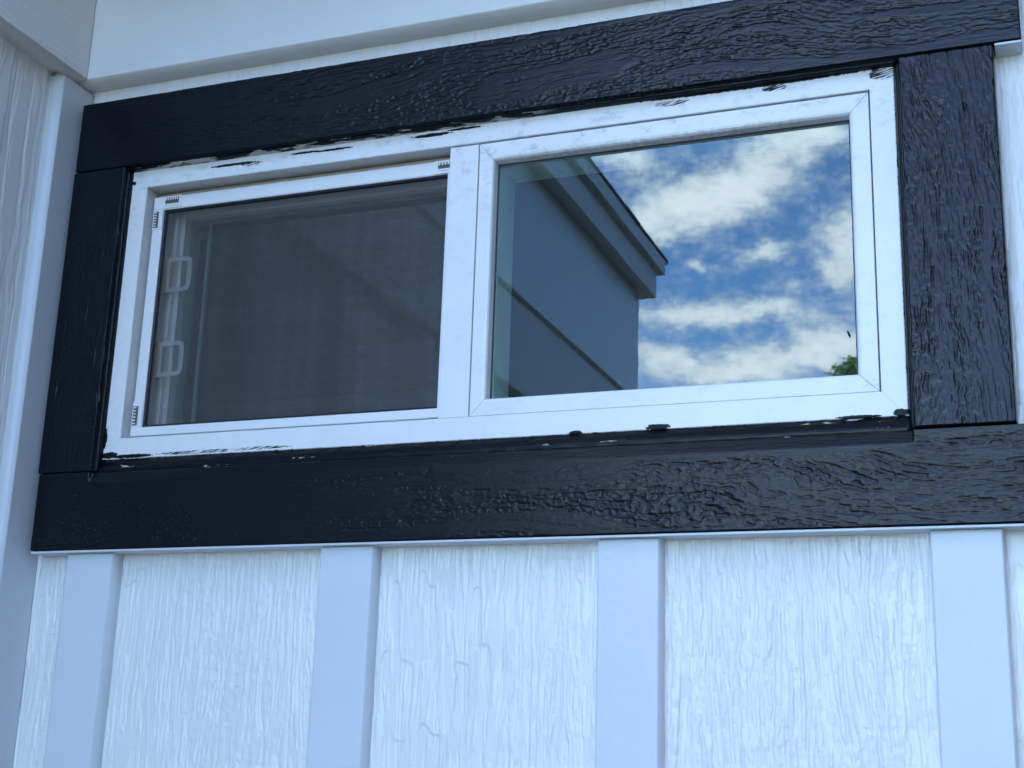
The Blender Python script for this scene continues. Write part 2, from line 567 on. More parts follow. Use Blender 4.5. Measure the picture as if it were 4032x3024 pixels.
def siding_relief(u, v, seed, amp=1.0):
    """embossed cedar grain, u across the grain, v along it (metres)"""
    s = seed * 20
    wob = 0.006 * vn(u / .06, v / .30, s + 1) + 0.0016 * vn(u / .02, v / .07, s + 2) + .0006 * vn(u / .006, v / .012, s + 12)
    U = u + wob
    zone = vn(u / .042 + 3.1, v / .55, s + 3) + .25 * vn(u / .015, v / .06, s + 9)
    A = 1 - ss(zone, -.25, .08)
    C = ss(zone, .22, .50)
    B = np.clip(1 - A - C, 0, 1)
    pl = ss(vn(U / .0100, v / .075, s + 4), -.05, .05) + 0.7 * ss(vn(U / .017, v / .14, s + 5), -.04, .04)
    lines = ss(vn(U / .0036, v / .075, s + 6), -.16, .12) + .5 * ss(vn(U / .0034, v / .05, s + 7), -.1, .2)
    weave = ss(vn(U / .0044, v / .022, s + 8), -.15, .15) * ss(vn(u / .016 + .6 * vn(u / .01, v / .02, s + 16), v / .0052, s + 10), -.25, .25)
    dash = dashes(U / .0042, v / .016, s + 13, .38, .75)
    lip = dashes(U / .0100, v / .034, s + 14, .20, .7)
    spl = dashes(U / .0075, v / .060, s + 15, .17, .8)
    h = A * (.46 * pl + .42 * lip) + B * (.34 * lines + .36 * dash) + C * (.12 * weave + .40 * lines + .36 * dash) - .45 * spl + .12 * vn(u / .03, v / .03, s + 11)
    return h * 0.0022 * amp


def cells(x, y, seed):
    """jittered cell pattern: distance to the cell border, and a random facet tilt per cell"""
    if ('c', seed) not in _T:
        _T[('c', seed)] = np.random.default_rng(seed + 9000).uniform(0, 1, (4, 256, 256)).astype(np.float32)
    T = _T[('c', seed)]
    xi, yi = np.floor(x).astype(np.int64), np.floor(y).astype(np.int64)
    f1 = np.full(x.shape, 9., np.float32)
    f2 = f1.copy()
    tl = np.zeros(x.shape, np.float32)
    for i in (-1, 0, 1):
        for j in (-1, 0, 1):
            cx, cy = (xi + i) & 255, (yi + j) & 255
            ax = (x - xi - i - .1 - .8 * T[0, cx, cy]).astype(np.float32)
            ay = (y - yi - j - .1 - .8 * T[1, cx, cy]).astype(np.float32)
            d = np.abs(ax) * 1.15 + np.abs(ay) * .55 + .35 * np.sqrt(ax * ax + ay * ay)
            t = ax * (T[2, cx, cy] - .5) * 1.6 + ay * (T[3, cx, cy] - .5) * 1.2
            n = d < f1
            f2 = np.where(n, f1, np.minimum(f2, d))
            tl = np.where(n, t, tl)
            f1 = np.where(n, d, f1)
    return f2 - f1, tl


def dashes(x, y, seed, w, prob=1.0):
    """short split marks along y, one at most per cell: 0..1"""
    if ('d', seed) not in _T:
        _T[('d', seed)] = np.random.default_rng(seed + 7000).uniform(0, 1, (5, 256, 256)).astype(np.float32)
    T = _T[('d', seed)]
    xi, yi = np.floor(x).astype(np.int64), np.floor(y).astype(np.int64)
    out = np.zeros(x.shape, np.float32)
    for i in (-1, 0, 1):
        for j in (-1, 0, 1):
            cx, cy = (xi + i) & 255, (yi + j) & 255
            ay = (y - yi - j - .5).astype(np.float32) - (T[1, cx, cy] - .5) * .6
            ax = (x - xi - i - .1 - .8 * T[0, cx, cy]).astype(np.float32) + ay * (T[3, cx, cy] - .5) * .5
            ln = .28 + .55 * T[2, cx, cy]
            k = np.clip(1 - np.abs(ax) / w, 0, 1) * np.clip((ln - np.abs(ay)) / .16, 0, 1) * (T[4, cx, cy] < prob)
            out = np.maximum(out, k * (.5 + .5 * T[3, cx, cy]))
    return out


def black_relief(u, v, seed, dense=1.0, size=1.0):
    """rough-sawn painted board: facetted scales along the grain parted by broken splits, with smooth streaks between"""
    s = 500 + seed * 20
    arc = 0.020 * vn(u / .08, v / .26, s + 1) + 0.0030 * vn(u / .03, v / .07, s + 2)
    U = u + arc + .0006 * vn(u / .005, v / .008, s + 12) + .0004 * vn(u / .003, v / .004, s + 14)
    flat = ss(vn(U / .012, v / .20, s + 5), .34, .54)
    d1 = dashes(U / (.0044 * size), v / (.020 * size), s + 3, .36 / size, .85 * dense)
    d2 = dashes(U / (.0036 * size), v / (.012 * size), s + 4, .40 / size, .85 * dense)
    d3 = dashes(U / .0075, v / .060, s + 6, .22, .6)
    b1, t1 = cells(U / (.0032 * size), v / (.0110 * size), s + 7)
    rough = ss(vn(U / .010, v / .06, s + 9), -.45, .15)
    step = ss(vn(U / .011, v / .10, s + 8), -.03, .03)
    h = -(.95 * d1 + .62 * d2) * (1 - .85 * flat) * (.55 + .45 * rough) - .5 * d3 * (.3 + .7 * rough) + (.32 * t1 * dense - .22 * (1 - ss(b1, 0, .25)) * dense) * (1 - .9 * flat) * rough + .16 * step
    return h * 0.00098


def relief_board(name, mat, parent, origin, ud, vd, nd, us, vs, hfun, back, rnd=0.0012):
    """a board whose front is a displaced grid (us x vs) and whose sides run back by 'back'"""
    ud, vd, nd = (np.array(a, float) for a in (ud, vd, nd))
    us, vs = np.asarray(us, float), np.asarray(vs, float)
    nu, nv = len(us), len(vs)
    UU, VV = np.meshgrid(us, vs, indexing='ij')
    H = hfun(UU, VV)
    if rnd > 0:
        d = np.minimum(np.minimum(UU - us[0], us[-1] - UU), np.minimum(VV - vs[0], vs[-1] - VV))
        k = np.clip(1 - d / rnd, 0, 1)
        H = H * (1 - k * .6) - rnd * (1 - np.sqrt(np.maximum(0, 1 - k * k))) * .8
    o = np.array(origin, float)
    P = o + UU[..., None] * ud + VV[..., None] * vd + H[..., None] * nd
    grid = P.reshape(-1, 3)
    idx = np.arange(nu * nv).reshape(nu, nv)
    q = np.stack([idx[:-1, :-1], idx[1:, :-1], idx[1:, 1:], idx[:-1, 1:]], -1).reshape(-1, 4)
    loop = np.concatenate([idx[:, 0], idx[-1, 1:], idx[-2::-1, -1], idx[0, -2:0:-1]])
    L = len(loop)
    fr = grid[loop]
    rel = fr - o
    bk = o + (rel @ ud)[:, None] * ud + (rel @ vd)[:, None] * vd - back * nd
    n0 = len(grid)
    verts = np.concatenate([grid, fr, bk])
    i = np.arange(L)
    j = (i + 1) % L
    side = np.stack([n0 + i, n0 + L + i, n0 + L + j, n0 + j], -1)
    c = np.array([0, nu - 1, nu - 1 + nv - 1, 2 * (nu - 1) + nv - 1]) + n0 + L
    quads = np.concatenate([q, side, c[::-1][None]])
    if np.dot(np.cross(ud, vd), nd) < 0:
        quads = quads[:, ::-1]
    me = bpy.data.meshes.new(name)
    nq = len(quads)
    me.vertices.add(len(verts))
    me.vertices.foreach_set('co', verts.astype(np.float32).ravel())
    me.loops.add(nq * 4)
    me.loops.foreach_set('vertex_index', quads.astype(np.int32).ravel())
    me.polygons.add(nq)
    me.polygons.foreach_set('loop_start', np.arange(0, nq * 4, 4, dtype=np.int32))
    sm = np.zeros(nq, bool)
    sm[:len(q)] = True
    me.polygons.foreach_set('use_smooth', sm)
    me.update(calc_edges=True)
    return link(name, me, mat, parent)


def lin(a, b, step):
    return np.linspace(a, b, max(2, int(round((b - a) / step)) + 1))


def long(a_far, a, b, step):
    """fine spacing between a and b, growing towards a_far (a_far < a)"""
    out = list(lin(a, b, step))
    s, x = step, a
    head = []
    while x - s > a_far:
        s *= 1.35
        x -= s
        head.append(max(x, a_far))
    if not head or head[-1] > a_far:
        head.append(a_far)
    return np.array(sorted(set(np.round(head + out, 6))))


GZ = -1.85                                   # ground level
XR = -0.0277                                 # face of the side wing's siding
XEND = 3.2                                   # the window wall runs on to here
PITCH = 0.3025
BATS = [0.0437, 0.364, 0.6662, 0.9754] + [0.9754 + .3048 * k for k in range(1, 8)]
BW, BT = 0.0635, 0.019

# ------------------------------------------------------------------ ground
g = MB()
g.v = [(-300, -300, GZ), (300, -300, GZ), (300, 300, GZ), (-300, 300, GZ)]
g.f = [(0, 1, 2, 3)]
tag(g.build('ground', M_GROUND), kind='structure')

# ------------------------------------------------------------------ the window wall
wall = thing('board_and_batten_wall', 'white board-and-batten wall that holds the black-trimmed window', 'wall', (1.5, 0.05, GZ))
sh = MB()
for x0, x1, z0, z1 in ((XR, FX0, GZ, 1.3), (FX1, XEND, GZ, 1.3), (FX0, FX1, GZ, FZ0), (FX0, FX1, FZ1, 1.3)):
    sh.box(x0, x1, 0.012, 0.14, z0, z1)
sh.build('sheathing', M_SIDING, wall)
edges = [XR] + [e for b in BATS for e in (b, b + BW)] + [XEND]
fine_cols = {0: (XR + .002, 0.0437), 1: (0.1072, 0.364), 2: (0.4275, 0.6662), 3: (0.7297, 0.9754)}
for i in range(0, len(edges) - 1, 2):
    x0, x1 = edges[i] - (0.004 if i else -.002), edges[i + 1] + 0.004
    k = i // 2
    if x0 > 1.5:
        us, vs = lin(x0, x1, .006), long(GZ, -.3, .55, .02)
    elif k == 4:
        us, vs = np.concatenate([lin(x0, 1.12, .0011), lin(1.125, x1, .006)]), long(GZ, -.36, .580, .0011)
    else:
        us, vs = lin(x0, x1, .00085), long(GZ, -.34, .02, .00085)
    relief_board('siding_panel', M_SIDING, wall, (0, 0, 0), (1, 0, 0), (0, 0, 1), (0, -1, 0), us, vs,
                 lambda u, v, k=k: siding_relief(u, v, 3 + k), 0.012, 0)
# the strip of siding showing between head trim and frieze
relief_board('siding_panel', M_SIDING, wall, (0, 0, 0), (1, 0, 0), (0, 0, 1), (0, -1, 0), lin(XR + .002, 1.066, .0011), lin(.50, .600, .0011),
             lambda u, v: siding_relief(u, v * .35, 31, .45), 0.012, 0)
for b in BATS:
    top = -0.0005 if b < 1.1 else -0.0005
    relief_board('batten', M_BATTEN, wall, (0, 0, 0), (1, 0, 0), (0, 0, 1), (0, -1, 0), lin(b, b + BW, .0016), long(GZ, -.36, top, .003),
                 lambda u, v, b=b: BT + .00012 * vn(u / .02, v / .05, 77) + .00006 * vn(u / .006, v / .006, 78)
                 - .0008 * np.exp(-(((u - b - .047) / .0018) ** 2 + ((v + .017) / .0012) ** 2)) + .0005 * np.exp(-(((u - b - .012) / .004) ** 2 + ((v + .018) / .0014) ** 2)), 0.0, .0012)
FRT, FRZ0, FRZ1 = 0.0293, 0.583, 0.79
relief_board('frieze_board', M_FRIEZE, wall, (0, 0, 0), (1, 0, 0), (0, 0, 1), (0, -1, 0), np.concatenate([lin(-.0200, 1.25, .0022), lin(1.3, XEND, .05)]), lin(FRZ0, FRZ1, .0022),
             lambda u, v: FRT + siding_relief(v * 1.0, u, 33, .35), 0.0, .0012)
up = MB().box(XR, XEND, -0.012, 0.012, FRZ1 + .002, 1.3)
up.build('upper_siding', M_SIDING, wall)

# ------------------------------------------------------------------ the side wing
YE = -2.43
wing = thing('wing_wall', 'white side wing wall running forward from the corner left of the window', 'wall', (-0.3, YE / 2, GZ))
MB().box(-0.20, XR - .012, YE, 0.14, GZ, 1.12).build('sheathing', M_SIDING, wing)
wb = [(-0.0615, 0.0)] + [(-.335 - .305 * k - .03175, -.335 - .305 * k + .03175) for k in range(7)]
ya = [0.0]
for i in range(len(wb) - 1):
    y1, y0 = wb[i][0] + .004, wb[i + 1][1] - .004
    if i == 0:
        us, vs = lin(y0, y1, .0011), np.concatenate([long(GZ, -.30, .596, .0013)])
    else:
        us, vs = lin(y0, y1, .004), long(GZ, -.30, .596, .010)
    relief_board('siding_panel', M_SIDING, wing, (XR, 0, 0), (0, 1, 0), (0, 0, 1), (1, 0, 0), us, vs,
                 lambda u, v, i=i: siding_relief(u * .50, v * .42, 41 + i, .95), 0.012, 0)
relief_board('siding_panel', M_SIDING, wing, (XR, 0, 0), (0, 1, 0), (0, 0, 1), (1, 0, 0), lin(YE, wb[-1][0] + .004, .006), long(GZ, -.30, .596, .010),
             lambda u, v: siding_relief(u, v, 50), 0.012, 0)
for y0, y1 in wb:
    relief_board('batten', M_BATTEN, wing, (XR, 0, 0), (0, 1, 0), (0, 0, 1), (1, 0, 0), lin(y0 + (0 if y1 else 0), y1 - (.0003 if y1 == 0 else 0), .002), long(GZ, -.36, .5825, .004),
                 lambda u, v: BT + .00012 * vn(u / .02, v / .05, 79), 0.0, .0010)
relief_board('frieze_board', M_FRIEZE, wing, (XR, 0, 0), (0, 1, 0), (0, 0, 1), (1, 0, 0), np.concatenate([lin(YE, -.4, .008)[:-1], lin(-.4, -.0297, .0016)]), lin(FRZ0 + .0006, FRZ1, .0016),
             lambda u, v: .0290 + siding_relief(v, u, 34, .40), 0.0, .0012)
relief_board('upper_siding', M_SIDING, wing, (XR, 0, 0), (0, 1, 0), (0, 0, 1), (1, 0, 0), lin(YE, -.002, .0032), lin(FRZ1 + .004, 1.125, .0032),
             lambda u, v: .036 + siding_relief(v / 2.2, u / 2.2, 35, .9), 0.02, .001)
MB().box(-0.20, .045, YE - .06, 0.0, 1.125, 1.207, .002).build('eave_board', M_FRIEZE, wing)
MB().box(-0.20, .062, YE - .10, 0.0, 1.2085, 1.252, .002).build('fascia', M_FRIEZE, wing)
MB().box(-3.6, -0.2, YE, YE + .12, GZ, 1.2).build('end_wall', M_SIDING, wing)
MB().box(-3.6, XR - .02, YE - .012, YE - .001, GZ, 1.118).build('end_siding', M_SIDING, wing)

# ------------------------------------------------------------------ roofs
roof = thing('house', 'rest of the white house behind the window wall, under a shingled roof', 'house', (1.5, 3, GZ))
OV = 0.32
MB().box(0.066, XEND + .2, -OV, -0.013, 0.80, 0.815).build('soffit', M_SOFFIT, roof)
MB().box(0.066, XEND + .2, -OV - .022, -OV - .001, 0.785, 0.95, .002).build('fascia', M_FRIEZE, roof)
r = MB()
r.prism([[(x, -OV - .05, .955), (x, 3.2, 2.4), (x, 6.8, .955), (x, 6.8, .90), (x, 3.2, 2.33), (x, -OV - .02, .93)] for x in (0.07, XEND + .2)])
r.build('roof_slope', M_SHINGLE, roof)
r = MB()
r.prism([[(.060, y, 1.2535), (.055, y, 1.256), (-3.9, y, 2.45), (-3.9, y, 2.41), (-.2, y, 1.254)] for y in (YE - .13, 6.0)])
wslope = r.build('roof_slope', M_SHINGLE, wing)
rs = random.Random(4)
for k in range(17):
    y0 = YE - .13 + k * .155
    r = MB()
    dz_ = rs.uniform(0, .004)
    r.prism([[(.0655 + rs.uniform(-.002, .002), y, 1.2545), (.0640, y, 1.263 + dz_), (-.06, y, 1.318 + dz_), (-.06, y, 1.310)] for y in (y0 + .003, y0 + .150)])
    r.build('shingle', M_SHINGLE, wslope)
house = roof
MB().box(XEND - .12, XEND, 0.145, 6.4, GZ, 1.2).build('end_wall', M_SIDING, house)
MB().box(-3.6, XEND, 6.41, 6.53, GZ, 1.2).build('rear_wall', M_SIDING, house)
MB().box(-3.72, -3.605, YE, 6.4, GZ, 1.2).build('side_wall', M_SIDING, house)

nb = thing('light_blocker_house', 'unseen dark brown house added across the side yard to shade the wing', 'house', (8.0, -4, GZ))  # out of view, added to keep sky light off the side wing
MB().box(4.6, 11.0, -11.0, 2.0, GZ, 2.4).build('wall', simple('blocker house siding', (0.10, 0.085, 0.07), .8), nb)
r = MB()
r.prism([[(4.3, y, 2.401), (8.0, y, 4.0), (11.4, y, 2.401)] for y in (-11.4, 2.4)])
r.build('roof', M_SHINGLE, nb)

rs = random.Random(31)
for k, (tx, ty, th, tr) in enumerate(((3.05, -1.75, 5.2, .95), (2.75, -3.75, 5.8, 1.05), (3.3, -5.9, 5.4, 1.0))):  # unseen row of trees, added to block sky light from the wing
    ct = thing('shade_conifer', ('dense dark green conifer nearest the window wall, unseen, added to shade the wing', 'tallest dark green conifer, middle of the unseen row added to shade the wing', 'dark green conifer farthest from the window wall, unseen, added to shade the wing')[k], 'tree', (tx, ty, GZ), 'unseen conifers added to shade the wing')
    MB().tube([(tx, ty, GZ), (tx + .02, ty, GZ + th * .5), (tx, ty, GZ + th)], [.11, .07, .012], 7).build('trunk', M_BARK, ct, smooth=True)
    lv = MB()
    for q in range(5200):
        f = rs.uniform(.06, 1) ** .8
        ang = rs.uniform(0, 6.283)
        rad = tr * (1.04 - f) ** .75 * (rs.uniform(.35, 1) ** .5) * (1 + .12 * math.sin(ang * 5 + f * 30))
        c = Vector((tx + math.cos(ang) * rad, ty + math.sin(ang) * rad, GZ + th * f))
        dr = Vector((math.cos(ang), math.sin(ang), rs.uniform(-.6, .3))).normalized() * rs.uniform(.10, .20)
        sd = dr.cross(Vector((rs.uniform(-.4, .4), rs.uniform(-.4, .4), 1))).normalized() * rs.uniform(.03, .06)
        b0 = len(lv.v)
        lv.v += [tuple(c), tuple(c + dr * .5 + sd), tuple(c + dr), tuple(c + dr * .5 - sd)]
        lv.f.append((b0, b0 + 1, b0 + 2, b0 + 3))
    me = bpy.data.meshes.new('crown')
    me.from_pydata(lv.v, [], lv.f)
    link('crown', me, M_NEEDLE, ct)

# dim room behind the window
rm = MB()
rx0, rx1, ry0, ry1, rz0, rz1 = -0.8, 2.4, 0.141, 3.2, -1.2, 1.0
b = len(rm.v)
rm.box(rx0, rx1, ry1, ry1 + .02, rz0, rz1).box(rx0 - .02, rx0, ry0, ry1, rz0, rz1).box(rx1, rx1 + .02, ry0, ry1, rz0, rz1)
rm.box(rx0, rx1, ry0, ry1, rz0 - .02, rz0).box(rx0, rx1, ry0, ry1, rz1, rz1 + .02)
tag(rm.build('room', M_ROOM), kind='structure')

# ------------------------------------------------------------------ black trim
trim = thing('window_trim', 'glossy black rough-sawn boards framing the white window', 'window trim', (.54, -.014, .27))
TY = 0.028
st = .0009


def smooth_left(v, lo=0.18, hi=0.62):
    return .50 + .50 * ss(v, lo, hi)


relief_board('head_board', M_BLACK, trim, (0, 0, 0), (0, 0, 1), (1, 0, 0), (0, -1, 0), lin(.4617, .5523, st), lin(-.0015, 1.0819, st),
             lambda u, v: TY + black_relief(u, v, 1, 1.0, .86) * smooth_left(v, .05, .45), 0.0, .0006)
MB().box(1.0575, 1.0815, -TY + .0015, -.0006, .4592, .4612).build('painted_underside', M_BATTEN, trim)


def bottom_h(u, v):
    h = TY + .0005 + black_relief(u, v, 2, 1.0, .86) * smooth_left(v) * (1 - ss(u, .068, .076) * (v > .069) * (v < .966))
    inn = ss(v, .069, .0708) * (1 - ss(v, .9655, .9672))
    return h - inn * np.clip(u - .0755, 0, 1) * .50


relief_board('bottom_board', M_BLACK, trim, (0, 0, 0), (0, 0, 1), (1, 0, 0), (0, -1, 0), lin(0.0, .0888, st), np.concatenate([lin(0, 1.14, st), lin(1.16, 1.5, .02)]), bottom_h, 0.0, .0006)
MB().box(0.0008, 1.4995, -TY + .0012, -.0006, -.0024, -.0004).build('painted_underside', M_BATTEN, trim)
relief_board('side_board', M_BLACK_UP, trim, (0, 0, 0), (1, 0, 0), (0, 0, 1), (0, -1, 0), lin(-.0030, .0706, st), lin(.0889, .4616, st),
             lambda u, v: TY - .0006 + black_relief(u, v, 3, .5, 1.3) * .55, 0.0, .0001)
relief_board('side_board', M_BLACK_UP, trim, (0, 0, 0), (1, 0, 0), (0, 0, 1), (0, -1, 0), lin(.9673, 1.0564, st), lin(.0891, .4614, st),
             lambda u, v: TY + .0002 + black_relief(u, v, 4, 1.05, 1.0) * 1.0, 0.0, .0010)


def strip(name, mat, p0, p1, prof, n=160, wob=.0006, seed=1, parent=None):
    """sealant bead: profile (offsets in the plane square to the run) swept with a slight wobble"""
    rr = random.Random(seed)
    p0, p1 = Vector(p0), Vector(p1)
    m = MB()
    secs = []
    for i in range(n + 1):
        p = p0.lerp(p1, i / n)
        secs.append([p + Vector(q) * (1 + rr.uniform(-.04, .04)) + Vector((0, rr.uniform(-wob, wob), rr.uniform(-wob, wob) * .5)) for q in prof])
    m.prism(secs)
    return m.build(name, mat, parent, smooth=True)


strip('sealant_bead', M_BEAD_LOW, (.0708, -.004, .0900), (.9670, -.004, .0900), [(0, .002, -.008), (0, -.0165, -.0025), (0, -.0150, .004), (0, -.0105, .0085), (0, -.0082, .0145), (0, .002, .0150)], 120, .00018, 3, trim)
strip('sealant_bead', M_BEAD_TOP, (.0708, -.004, .4590), (.9670, -.004, .4590), [(0, .002, .0026), (0, -.0165, .0024), (0, -.0125, .0010), (0, -.0088, .0002), (0, .002, -.001)], 160, .0003, 4, trim)
strip('sealant_bead', M_BEAD_SIDE, (.0709, -.004, .0900), (.0709, -.004, .4600), [(-.001, .002, 0), (-.0005, -.0170, 0), (.0012, -.0125, 0), (.0022, -.0086, 0), (.003, .002, 0)], 120, .00012, 5, trim)
strip('sealant_bead', M_BEAD_SIDE, (.9660, -.004, .0900), (.9660, -.004, .4600), [(.0015, .002, 0), (.0010, -.0160, 0), (-.0018, -.0115, 0), (-.0035, -.0086, 0), (-.004, .002, 0)], 120, .00015, 6, trim)

# ------------------------------------------------------------------ the window
win = thing('sliding_window', 'white vinyl sliding window with a screen on the left and clear glass on the right', 'window', (.517, 0, .28))
FY, FB = -.012, .075
OX0, OZ0, OZ1 = .0940, .1296, .4378
SX0, SX1, SZ0, SZ1 = .5236, .9378, .1291, .4361
MX0 = .4889


def mitre_ring(outer, inner, prof_outer_y, rows, parent, name, mat, gap=.00035, skip=()):
    """four mitred bars; rows is a list of (inset 0..1 from outer to inner, y)"""
    ox0, ox1, oz0, oz1 = outer
    ix0, ix1, iz0, iz1 = inner
    res = []

    def corner(kx, kz, t):
        return ((ox0 + (ix0 - ox0) * t) if kx == 0 else (ox1 + (ix1 - ox1) * t), (oz0 + (iz0 - oz0) * t) if kz == 0 else (oz1 + (iz1 - oz1) * t))
    for side, (a, b_) in {'sill': ((0, 0), (1, 0)), 'head': ((0, 1), (1, 1)), 'left': ((0, 0), (0, 1)), 'right': ((1, 0), (1, 1))}.items():
        if side in skip:
            continue
        secs = []
        for e, kk in ((1, a), (-1, b_)):
            ring = []
            for t, y in rows:
                x, z = corner(kk[0], kk[1], t)
                if side in ('sill', 'head'):
                    x += e * gap
                else:
                    z += e * gap
                ring.append((x, y, z))
            secs.append(ring)
        m = MB()
        m.prism(secs)
        res.append(m.build(name, mat, parent))
    return res


# outer frame, four mitred bars with a thin lip and a set-back reveal
o4 = (FX0, FX1, FZ0, FZ1)
i4 = (OX0, SX1 + .0006, OZ0, OZ1)
mitre_ring(o4, i4, FY, [(0, FB), (0, FY + .0012), (.05, FY), (.97, FY), (1, FY + .0008), (1, FY + .0035), (.90, FY + .0036), (.90, FB)], win, 'frame_bar', M_VINYL, .0001)
# meeting post between screen and fixed sash
MB().loft([(MX0 + .0008, SX0 - .0010, SZ0 + .0008, SZ1 - .0008, FY - .0002), (MX0, SX0 - .0006, SZ0 + .0002, SZ1 - .0002, FY + .0008), (MX0, SX0 - .0006, SZ0 + .0002, SZ1 - .0002, FB)]).build('mullion', M_SASH, win)
# fixed sash
fix = MB().box(SX0 - .0003, SX0 + .002, .060, .062, SZ0, SZ1).build('fixed_sash', M_SASH, win)
so = (SX0 + .0006, SX1 - .0006, SZ0 + .0006, SZ1 - .0006)
si = (.5410, .9180, .1480, .4150)
# rows in inset units of so->si; beyond 1 runs the bevel down to the glass
mitre_ring(so, si, FY, [(0, .058), (0, FY + .0006), (.03, FY), (.80, FY), (.92, FY + .0007), (1.0, FY + .0030), (1.05, FY + .0140), (1.05, .034), (.9, .036), (.9, .058)], fix, 'sash_rail', M_SASH, .00030)
MB().box(.534, .924, .0012, .0042, .141, .424).build('glass_pane', M_GLASS, fix)
mitre_ring((.5412, .9178, .1464, .4146), (.5432, .9158, .1484, .4126), 0, [(0, .0011), (0, .0001), (1, .0001), (1, .0011)], fix, 'glazing_gasket', M_SPLINE, .0)
# spacer ring and inner reveal behind the glass
mitre_ring((.535, .923, .142, .422), (.5430, .9160, .150, .4133), 0, [(0, .0055), (1, .0055), (1, .0275), (0, .0275)], fix, 'glazing_spacer', M_VINYL_IN, .0)

# insect screen
scr = MB().box(.4800, .4990, .0045, .0115, .1375, .4285).build('screen', M_SCREENBAR, win)
BX0, BX1, BZ0, BZ1 = .0955, .4900, .1350, .4300
bw = .0138
mitre_ring((BX0, BX1, BZ0, BZ1), (BX0 + bw, BX1 - .009, BZ0 + .0105, BZ1 - .0165), 0, [(0, .0125), (0, .0050), (.06, .0042), (.92, .0042), (1, .0050), (1, .0125)], scr, 'screen_bar', M_SCREENBAR, .0, ('right',))


def clip(x0, z0, sz):
    """moulded L-shaped corner piece of the screen frame"""
    t = .0150 if sz < 0 else .0100
    m = MB()
    za, zb = sorted((z0, z0 + sz * t))
    m.box(x0, x0 + .0385, .0033, .0042, za, zb, .0004)
    za, zb = sorted((z0 + sz * (t + .0001), z0 + sz * .0415))
    m.box(x0, x0 + .0134, .0033, .0042, za, zb, .0004)
    m.build('corner_clip', M_CLIP, scr)


def notch(xa, xb, za, zb, horiz):
    d = MB().box(xa, xb, .0026, .0033, za, zb).build('notch', M_DARK, scr)  # dark plate on the clip face stands for the shaded slot
    m = MB()
    n = 6
    for k in range(n):
        if horiz:
            w = (xb - xa) / n
            m.box(xa + (k + .25) * w, xa + (k + .75) * w, .0020, .0027, za + (zb - za) * .55, zb)
        else:
            w = (zb - za) / n
            m.box(xa + (xb - xa) * .0, xb - (xb - xa) * .35, .0020, .0027, za + (k + .3) * w, za + (k + .7) * w)
    o = m.build('notch_teeth', M_CLIP, scr)
    tag(o, kind='stuff')
    rl = MB()
    if horiz:
        rl.box(xa - .001, xb + .001, .0022, .0034, za - .0026, za - .0014)
    else:
        rl.box(xb + .0012, xb + .0022, .0022, .0034, za - .001, zb + .001)
    rl.build('clip_rib', M_CLIP, scr)


clip(BX0, BZ1, -1)
notch(BX0 + .0160, BX0 + .0345, BZ1 - .0096, BZ1 - .0022, True)
notch(BX0 + .0016, BX0 + .0080, BZ1 - .0390, BZ1 - .0185, False)
clip(BX0, BZ0, 1)
notch(BX0 + .0016, BX0 + .0078, BZ0 + .0130, BZ0 + .0355, False)
MB().box(MX0 - .0245, MX0 + .004, .0033, .0042, BZ1 - .0160, BZ1 - .0002, .0004).build('corner_clip', M_CLIP, scr)
notch(MX0 - .0205, MX0 + .001, BZ1 - .0100, BZ1 - .0030, True)
MB().box(MX0 - .0165, MX0 + .004, .0033, .0042, BZ0 + .0002, BZ0 + .0100, .0004).build('corner_clip', M_CLIP, scr)
MB().box(MX0 - .0140, MX0 + .004, .0028, .0036, BZ0 + .0064, BZ0 + .0082).build('clip_rib', M_CLIP, scr)
ix0, ix1, iz0, iz1 = BX0 + bw, .4820, BZ0 + .0105, BZ1 - .0165
mitre_ring((ix0 - .0002, ix1, iz0 - .0002, iz1 + .0002), (ix0 + .0026, ix1 - .0026, iz0 + .0026, iz1 - .0026), 0, [(0, .0115), (0, .0064), (.5, .0058), (1, .0068), (1, .0115)], scr, 'spline', M_SPLINE, .0)
m = MB()
pit, wr = .00125, .00012
wj = random.Random(21)


def wire(x0, x1, z0, z1, y):
    m.box(x0, x1, y - wr, y + wr, z0, z1)


z = iz0
while z < iz1:
    wire(ix0, ix1, z - wr, z + wr, .0098)
    z += pit * wj.uniform(.86, 1.14)
x = ix0
while x < ix1:
    wire(x - wr, x + wr, iz0, iz1, .0101)
    x += pit * wj.uniform(.96, 1.04)
o = m.build('mesh', M_MESHWIRE, scr)
tag(o, kind='stuff')

# sliding sash behind the screen, with pull tabs
sl = MB().box(.4820, .5100, .030, .056, .1400, .4300).build('sliding_sash', M_VINYL_IN, win)
xs_ = [(.0962, .032), (.1000, .032), (.1012, .0275), (.1042, .0275), (.1054, .033), (.1100, .033), (.1112, .0280), (.1150, .0280), (.1162, .034), (.1195, .034), (.1205, .0295), (.1245, .0295), (.1255, .056), (.0962, .056)]
MB().prism([[(x, y, z) for x, y in xs_] for z in (.1360, .4330)]).build('ribbed_stile', M_VINYL_IN, sl)
MB().loft([(.1258, .4818, .4120, .4330, .0295), (.1258, .4818, .4105, .4330, .0310), (.1258, .4818, .4105, .4330, .056)]).build('sash_rail', M_VINYL_IN, sl)
MB().box(.1258, .4818, .0310, .056, .1330, .1490).build('sash_rail', M_VINYL_IN, sl)
MB().box(.1260, .4816, .0400, .0430, .1495, .4100).build('glass_pane', M_GLASS_IN, sl)
MB().box(.1440, .1480, .0500, .0540, .1495, .4100).build('glazing_spacer', simple('spacer grey', (0.30, 0.36, 0.35), .5), sl)
# weather strip above the screen
MB().box(.0935, MX0 + .002, .0130, .0250, .4290, .4372).build('weather_strip', M_GREYGAP, win)


